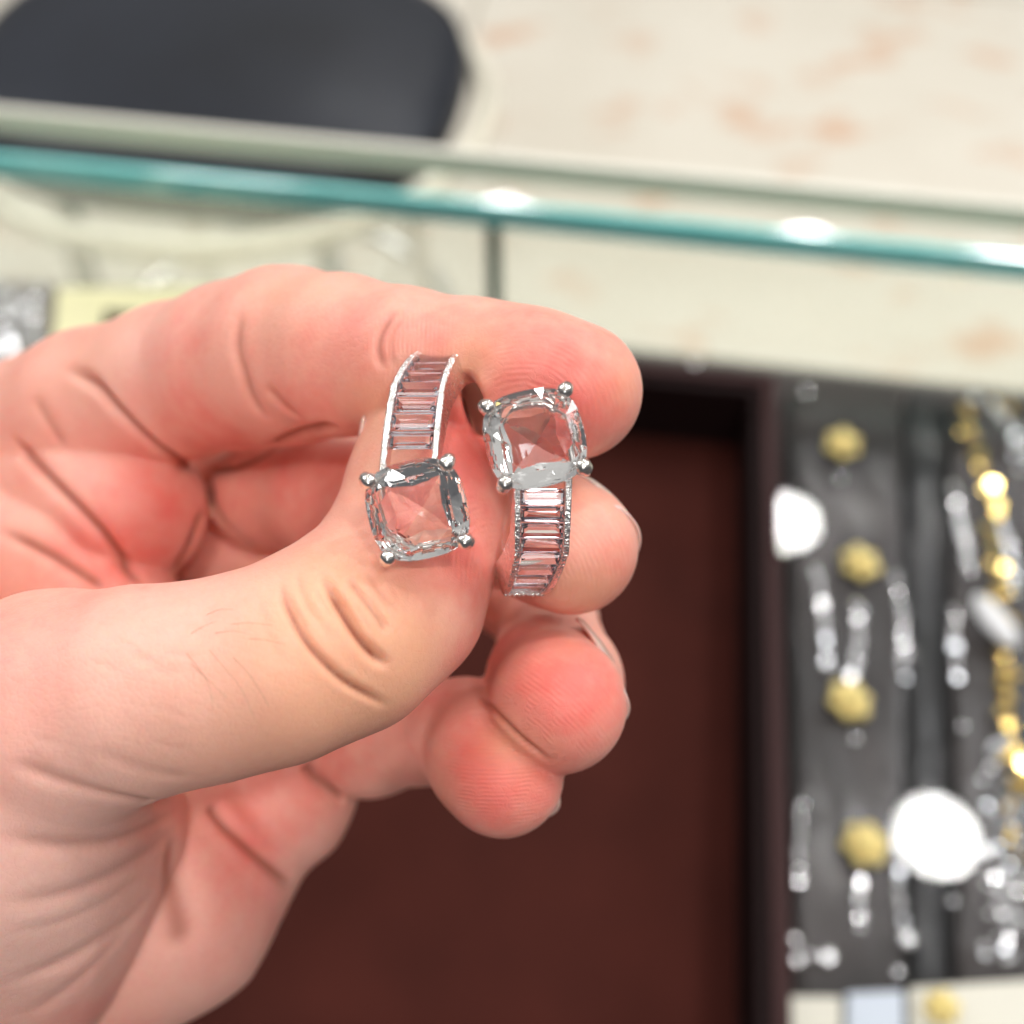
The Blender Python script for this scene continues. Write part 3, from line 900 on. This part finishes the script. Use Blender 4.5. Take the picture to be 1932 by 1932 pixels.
mott = math_('ADD', math_('MULTIPLY', math_('SUBTRACT', noi(160, 4), .5), 1.2), math_('MULTIPLY', math_('SUBTRACT', noi(620, 3), .5), .55))
fl = math_('ADD', attr('flush'), mott)
c_ = mixc(fl, BASE, PINK)
c_ = mixc(math_('MULTIPLY', attr('sallow'), .9), c_, TAN)
c_ = mixc(attr('pale'), c_, srgb(250, 206, 192))
fine = math_('MULTIPLY', noi(1100, 5, .7), .35)
c_ = mixc(fine, c_, srgb(214, 128, 106))
c_ = mixc(math_('MULTIPLY', attr('crease'), .9), c_, srgb(158, 80, 58))  # crevice shade painted in, on top of the redder skin of creases
L(c_, b.inputs['Base Color'])
b.inputs['Roughness'].default_value = .46
b.inputs['Subsurface Weight'].default_value = .45
b.inputs['Subsurface Radius'].default_value = (1.0, .32, .16)
b.inputs['Subsurface Scale'].default_value = .0015
b.inputs['Specular IOR Level'].default_value = .38
# relief
sn = math_('SINE', math_('MULTIPLY', attr('ridge_phase'), 6.28318))
rd = math_('MULTIPLY', math_('MULTIPLY', sn, attr('ridge_mask')), .24)
vo = nt.nodes.new('ShaderNodeTexVoronoi'); vo.inputs['Scale'].default_value = 1500; vo.feature = 'DISTANCE_TO_EDGE'
L(tc.outputs['Object'], vo.inputs['Vector'])
cell = math_('MULTIPLY', math_('MINIMUM', vo.outputs['Distance'], .12), 1.8)
h_ = math_('ADD', math_('ADD', rd, math_('MULTIPLY', cell, math_('SUBTRACT', 1, attr('ridge_mask')))), math_('MULTIPLY', noi(700, 6, .65), .9))
bp = nt.nodes.new('ShaderNodeBump'); bp.inputs['Strength'].default_value = .62; bp.inputs['Distance'].default_value = .00012
L(h_, bp.inputs['Height']); L(bp.outputs['Normal'], b.inputs['Normal'])
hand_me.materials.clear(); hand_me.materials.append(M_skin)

# --- fingernails: curved plates
M_nail = mat('fingernail', srgb(232, 190, 178), .22, 0, Subsurface_Weight=.3, Subsurface_Scale=.001, Coat_Weight=.3)
def nail(c, axis, nrm, length, width, rad, lab=None):
    """c: camera-space centre of finger section under the nail (mm)"""
    axis = Vector(axis).normalized(); nrm = Vector(nrm); nrm = (nrm - axis * nrm.dot(axis)).normalized()
    side = axis.cross(nrm)
    bm = bmesh.new(); nu, nv = 14, 10
    g = {}
    for s in (0, 1):
        for i in range(nu + 1):
            for j in range(nv + 1):
                u = (i / nu - .5); v = j / nv
                a = u * width / rad * (1 - .0 * v)
                end = .5 * (1 - (2 * u) ** 2)
                l = (v - .5) * length + (end * .16 * length if v > .9 else 0) - (end * .16 * length if v < .1 else 0)
                rr = rad - s * .35 - .06 * length * (2 * v - 1) ** 2
                p = Vector(c) + axis * l + nrm * rr * math.cos(a) + side * rr * math.sin(a)
                g[s, i, j] = bm.verts.new(Vector(c2w(p)))
    for i in range(nu):
        for j in range(nv):
            bm.faces.new((g[0, i, j], g[0, i + 1, j], g[0, i + 1, j + 1], g[0, i, j + 1]))
            bm.faces.new((g[1, i, j], g[1, i, j + 1], g[1, i + 1, j + 1], g[1, i + 1, j]))
    for i in range(nu):
        for j in (0, nv):
            bm.faces.new((g[0, i, j], g[0, i + 1, j], g[1, i + 1, j], g[1, i, j]))
    for j in range(nv):
        for i in (0, nu):
            bm.faces.new((g[0, i, j], g[0, i, j + 1], g[1, i, j + 1], g[1, i, j]))
    return bm_obj('fingernail', bm, M_nail, hand, True)
nail(P(1066, 1018, 123), (.42, -.42, .8), (.62, .62, -.22), 9.5, 9.5, 7.25)      # middle
nail(P(1044, 1300, 122.5), (.30, -.55, .75), (.84, .42, -.2), 10, 9.0, 7.35)     # ring
nail(P(940, 1462, 123), (.2, -.75, .6), (.93, .0, -.42), 8, 7, 6.55)        # little finger
nail(P(801, 862, 122.8), (.03, .98, -.08), (-.95, .02, -.28), 11, 10, 7.45)        # thumb

# --- a few hairs on the thumb
M_hair = mat('dark_hair', srgb(128, 88, 62), .5)
bm = bmesh.new()
for pts in [[(352, 1232), (375, 1262), (395, 1295), (402, 1340)], [(395, 1226), (425, 1262), (455, 1300), (478, 1352)], [(440, 1240), (468, 1270), (492, 1305), (508, 1335)],
            [(438, 1178), (470, 1175), (515, 1180)], [(360, 1195), (392, 1178), (410, 1172)], [(470, 1205), (505, 1208), (538, 1216)], [(360, 1252), (392, 1282), (430, 1318)],
            [(390, 1160), (415, 1150), (440, 1150)], [(405, 1195), (440, 1190), (470, 1196)]]:
    H = [hit(*p) for p in catmull(pts, 5)]
    H = [h for h in H if h is not None]
    n_ = len(H)
    if n_ > 3:
        W_ = [c2w(h * (1 - (.35 + .6 * (i / n_)) / np.linalg.norm(h))) for i, h in enumerate(H)]
        tube(bm, W_, [.000019 * (1 - .6 * i / n_) for i in range(n_)], 5)
bm_obj('hair', bm, M_hair, hand, True)

# ================================================================== RING
M_metal = mat('rhodium_silver', (.93, .90, .86, 1), .13, 1)
noise_bump(M_metal, 1500, .35, .00012, 4)
M_rail = mat('milled_silver', (.93, .92, .90, 1), .16, 1)
noise_bump(M_rail, 3200, .9, .00022, 2)
def gem_mat(name, ior, col=(1, 1, 1, 1)):
    m = bpy.data.materials.new(name); m.use_nodes = True
    nt = m.node_tree; nt.nodes.clear()
    g = nt.nodes.new('ShaderNodeBsdfGlass'); g.inputs['IOR'].default_value = ior; g.inputs['Roughness'].default_value = 0; g.inputs['Color'].default_value = col
    o = nt.nodes.new('ShaderNodeOutputMaterial'); nt.links.new(g.outputs[0], o.inputs[0])
    return m
M_gem = gem_mat('clear_crystal', 1.6)
M_bag = gem_mat('clear_baguette', 1.68, (.99, .98, 1, 1))

RC = P(905, 893, 118)
RR = 12.6
ring_root_w = c2w(RC + np.array([0, 0, -RR]))
ring = empty('ring', ring_root_w, 0, label='silver bypass ring with two square clear stones held by the fingers', cat='ring')
def interp(x, xs, ys): return float(np.interp(x, xs, ys))
A_ = [-10, 0, 40, 75, 95, 130, 180]
OFF = [-6.3, -6.4, -5.7, -4.2, -2.8, -.6, 1.6]
WID = [5.5, 5.5, 5.3, 4.7, 4.0, 2.9, 2.4]
OFF2 = [6.3, 6.4, 6.3, 5.0, 4.2, 3.0, 1.6]
def rp(side, phi, off, rad):
    """side +1: arm going up (left stone), -1: arm going down (right stone)"""
    a = R(phi)
    if side > 0: x = interp(phi, A_, OFF) + off
    else: x = interp(phi, A_, OFF2) + off
    return RC + np.array([x, side * math.sin(a) * rad, math.cos(a) * rad])
def sweep(name, side, ph0, ph1, n, prof, m, parent, smooth=True, jitter=0):
    """prof(phi) -> list of (off, rad)"""
    bm = bmesh.new(); rings = []
    for i in range(n + 1):
        ph = ph0 + (ph1 - ph0) * i / n
        pr = prof(ph)
        rings.append([bm.verts.new(c2w(rp(side, ph, o + random.uniform(-jitter, jitter), r + random.uniform(-jitter, jitter)))) for o, r in pr])
    for a, b in zip(rings, rings[1:]):
        for k in range(len(a)):
            bm.faces.new((a[k], a[(k + 1) % len(a)], b[(k + 1) % len(a)], b[k]))
    bm.faces.new(rings[0][::-1]); bm.faces.new(rings[-1])
    o = bm_obj(name, bm, m, parent, smooth)
    if smooth:
        md = None
        for e in o.data.edges: pass
        o.data.set_sharp_from_angle(angle=R(35))
    return o
def band_prof(ph):
    w = interp(ph, A_, WID) / 2
    t = interp(ph, [0, 75, 95, 180], [1.0, 1.0, 1.6, 1.5])
    top = interp(ph, [0, 75, 88, 100, 180], [RR - 1.3, RR - 1.3, RR, RR, RR])
    bot = top - t
    c = .18
    return [(-w + c, bot), (-w, bot + c), (-w, top - c), (-w + c, top), (w - c, top), (w, top - c), (w, bot + c), (w - c, bot)]
sweep('band', 1, 84, 180, 90, band_prof, M_metal, ring)
sweep('band', -1, 84, 179.5, 90, band_prof, M_metal, ring)
RW = .62
def rail_prof(sgn, side):
    def f(ph):
        w = interp(ph, A_, WID) / 2
        a = sgn * (w + .02); b_ = sgn * (w - RW)
        top = RR + .25; bot = RR - 3.0
        fl = .9 * sgn * max(0, ph) / 85 if sgn == side else 0
        return [(a + fl, bot), (a, top - .12), (a - sgn * .1, top), (b_ + sgn * .1, top), (b_, top - .12), (b_ + fl, bot)]
    return f
def endcap_prof(side): return None
for side, n_b in ((1, 8), (-1, 9)):
    for sgn in (-1, 1):
        sweep('channel_rail', side, -3, 86, 190, rail_prof(sgn, side), M_rail, ring, False, .03)
    # end bar with grains
    def eb(ph):
        w = interp(ph, A_, WID) / 2 - RW
        return [(-w, RR - 2.0), (-w, RR + .2), (w, RR + .2), (w, RR - 2.0)]
    sweep('end_bar', side, 83.5, 86.5, 2, eb, M_rail, ring, False)
    bm = bmesh.new()
    for k in range(9):
        w = interp(82, A_, WID) / 2 - .3
        ball(bm, c2w(rp(side, 83.0 + random.uniform(-1, 1), -w + 2 * w * k / 8, RR + .25)), .00026 * random.uniform(.8, 1.2), 1)
    bm_obj('grain_row', bm, M_metal, ring, True)
    ph0, ph1 = 8.5, 82
    for k in range(n_b):
        a0 = ph0 + (ph1 - ph0) * k / n_b + .35; a1 = ph0 + (ph1 - ph0) * (k + 1) / n_b - .35
        bm = bmesh.new()
        w = interp((a0 + a1) / 2, A_, WID) / 2 - RW - .02
        da = (a1 - a0)
        tilt = random.uniform(-.10, .10)
        lv = [(1.0, 1.0, RR - .35), (1.0, 1.0, RR - .50), (.82, .50, RR - 1.02), (.6, .14, RR - 1.22)]
        lv = [(.90, .55, RR + .02), (.97, .82, RR - .14)] + lv
        rg = []
        for fw, fa, rad in lv:
            mid = (a0 + a1) / 2; hw = w - (1 - fw) * w * .9; ha = da / 2 * fa
            rg.append([bm.verts.new(c2w(rp(side, mid + s2 * ha, s1 * hw, rad + tilt * s1 * .5))) for s1, s2 in ((-1, -1), (1, -1), (1, 1), (-1, 1))])
        bm.faces.new(rg[0]); bm.faces.new(rg[-1][::-1])
        for a, b2 in zip(rg, rg[1:]):
            for q in range(4):
                bm.faces.new((a[q], a[(q + 1) % 4], b2[(q + 1) % 4], b2[q]))
        bm_obj('baguette_stone', bm, M_bag, ring)

def gem(px, py, D, tiltx, tilty, seed):
    rnd = random.Random(seed)
    c = P(px, py, D)
    nrm = Vector((tiltx, tilty, 1)).normalized()
    rot = R(13)
    ux = Vector((math.cos(rot), math.sin(rot), 0)); ux = (ux - nrm * ux.dot(nrm)).normalized()
    uy = nrm.cross(ux)
    def w(x, y, z): return c2w(Vector(c) + ux * x + uy * y + nrm * z)
    HA = 4.62
    def outline(a, s=1.0, p=2.95):
        ca, sa = math.cos(a), math.sin(a)
        return HA * s * (abs(ca) ** p + abs(sa) ** p) ** (-1 / p)
    bm = bmesh.new()
    def ringv(n, s, z, ph=0, p=2.95):
        return [bm.verts.new(w(outline(2 * math.pi * (k + ph) / n, s, p) * math.cos(2 * math.pi * (k + ph) / n), outline(2 * math.pi * (k + ph) / n, s, p) * math.sin(2 * math.pi * (k + ph) / n), z)) for k in range(n)]
    g1 = ringv(32, 1.0, .10); g0 = ringv(32, 1.0, -.12)
    for k in range(32): bm.faces.new((g0[k], g0[(k + 1) % 32], g1[(k + 1) % 32], g1[k]))
    # crown: girdle 32 -> 8 (kite points) -> table 8
    cr = ringv(8, .72, .98, .5, 2.8)
    tv = bm.verts.new(w(rnd.uniform(-.15, .15), rnd.uniform(-.15, .15), 1.50)); tb = ringv(4, .40, 1.32, .5, 2.0)
    for k in range(8):
        v = cr[k]; i0 = k * 4
        for j in range(4):
            bm.faces.new((g1[(i0 + j) % 32], g1[(i0 + j + 1) % 32], v))
        bm.faces.new((g1[(i0 + 4) % 32], cr[(k + 1) % 8], v))
    for k in range(4):                      # large checkerboard facets on top
        a = cr[2 * k]; b2 = cr[2 * k + 1]; c2_ = cr[(2 * k + 2) % 8]
        bm.faces.new((a, b2, tb[k])); bm.faces.new((b2, c2_, tb[k])); bm.faces.new((c2_, tb[(k + 1) % 4], tb[k]))
        bm.faces.new((tb[k], tb[(k + 1) % 4], tv))
    # pavilion: few broad facets
    p1 = []
    for k in range(8):                      # alternate near / far points give the four-armed star
        a = 2 * math.pi * k / 8; s1, z1 = ((.42, -2.0) if k % 2 == 0 else (.68, -1.65))
        rr_ = outline(a, s1, 2.6) * rnd.uniform(.95, 1.05)
        p1.append(bm.verts.new(w(rr_ * math.cos(a), rr_ * math.sin(a), z1)))
    cu = bm.verts.new(w(rnd.uniform(-.2, .2), rnd.uniform(-.2, .2), -2.85))
    for k in range(8):
        v = p1[k]
        i0 = (k * 4 - 2) % 32
        for j in range(4):
            bm.faces.new((g0[(i0 + j + 1) % 32], g0[(i0 + j) % 32], v))
        nx = p1[(k + 1) % 8]
        bm.faces.new((g0[(i0 + 4) % 32], v, nx))
        bm.faces.new((nx, v, cu))
    bm_obj('square_stone', bm, M_gem, ring)
    # gallery wires and prongs
    for s, z in ((.86, -1.0), (.58, -2.6)):
        bm = bmesh.new()
        tube(bm, [w(outline(a, s) * math.cos(a), outline(a, s) * math.sin(a), z) for a in [2 * math.pi * k / 36 for k in range(37)]], .00030 if s > .7 else .00035, 6, False)
        bm_obj('gallery_wire', bm, M_metal, ring, True)
    for k in range(4):
        a = math.pi / 4 + k * math.pi / 2
        ro = outline(a)
        bm = bmesh.new()
        path = [(.55, -3.4), (.80, -2.0), (1.0, -.8), (1.075, .0), (1.06, .55), (.99, .92)]
        tube(bm, [w(ro * r_ * math.cos(a), ro * r_ * math.sin(a), z) for r_, z in path], [.0006, .00058, .00056, .0006, .00066, .0005], 12)
        ball(bm, w(ro * 1.0 * math.cos(a), ro * 1.0 * math.sin(a), .74), .00076, 3)
        bm_obj('prong', bm, M_metal, ring, True)
gem(788, 962, 102.2, -.02, -.16, 1)
gem(1009, 827, 102.4, .03, .16, 2)
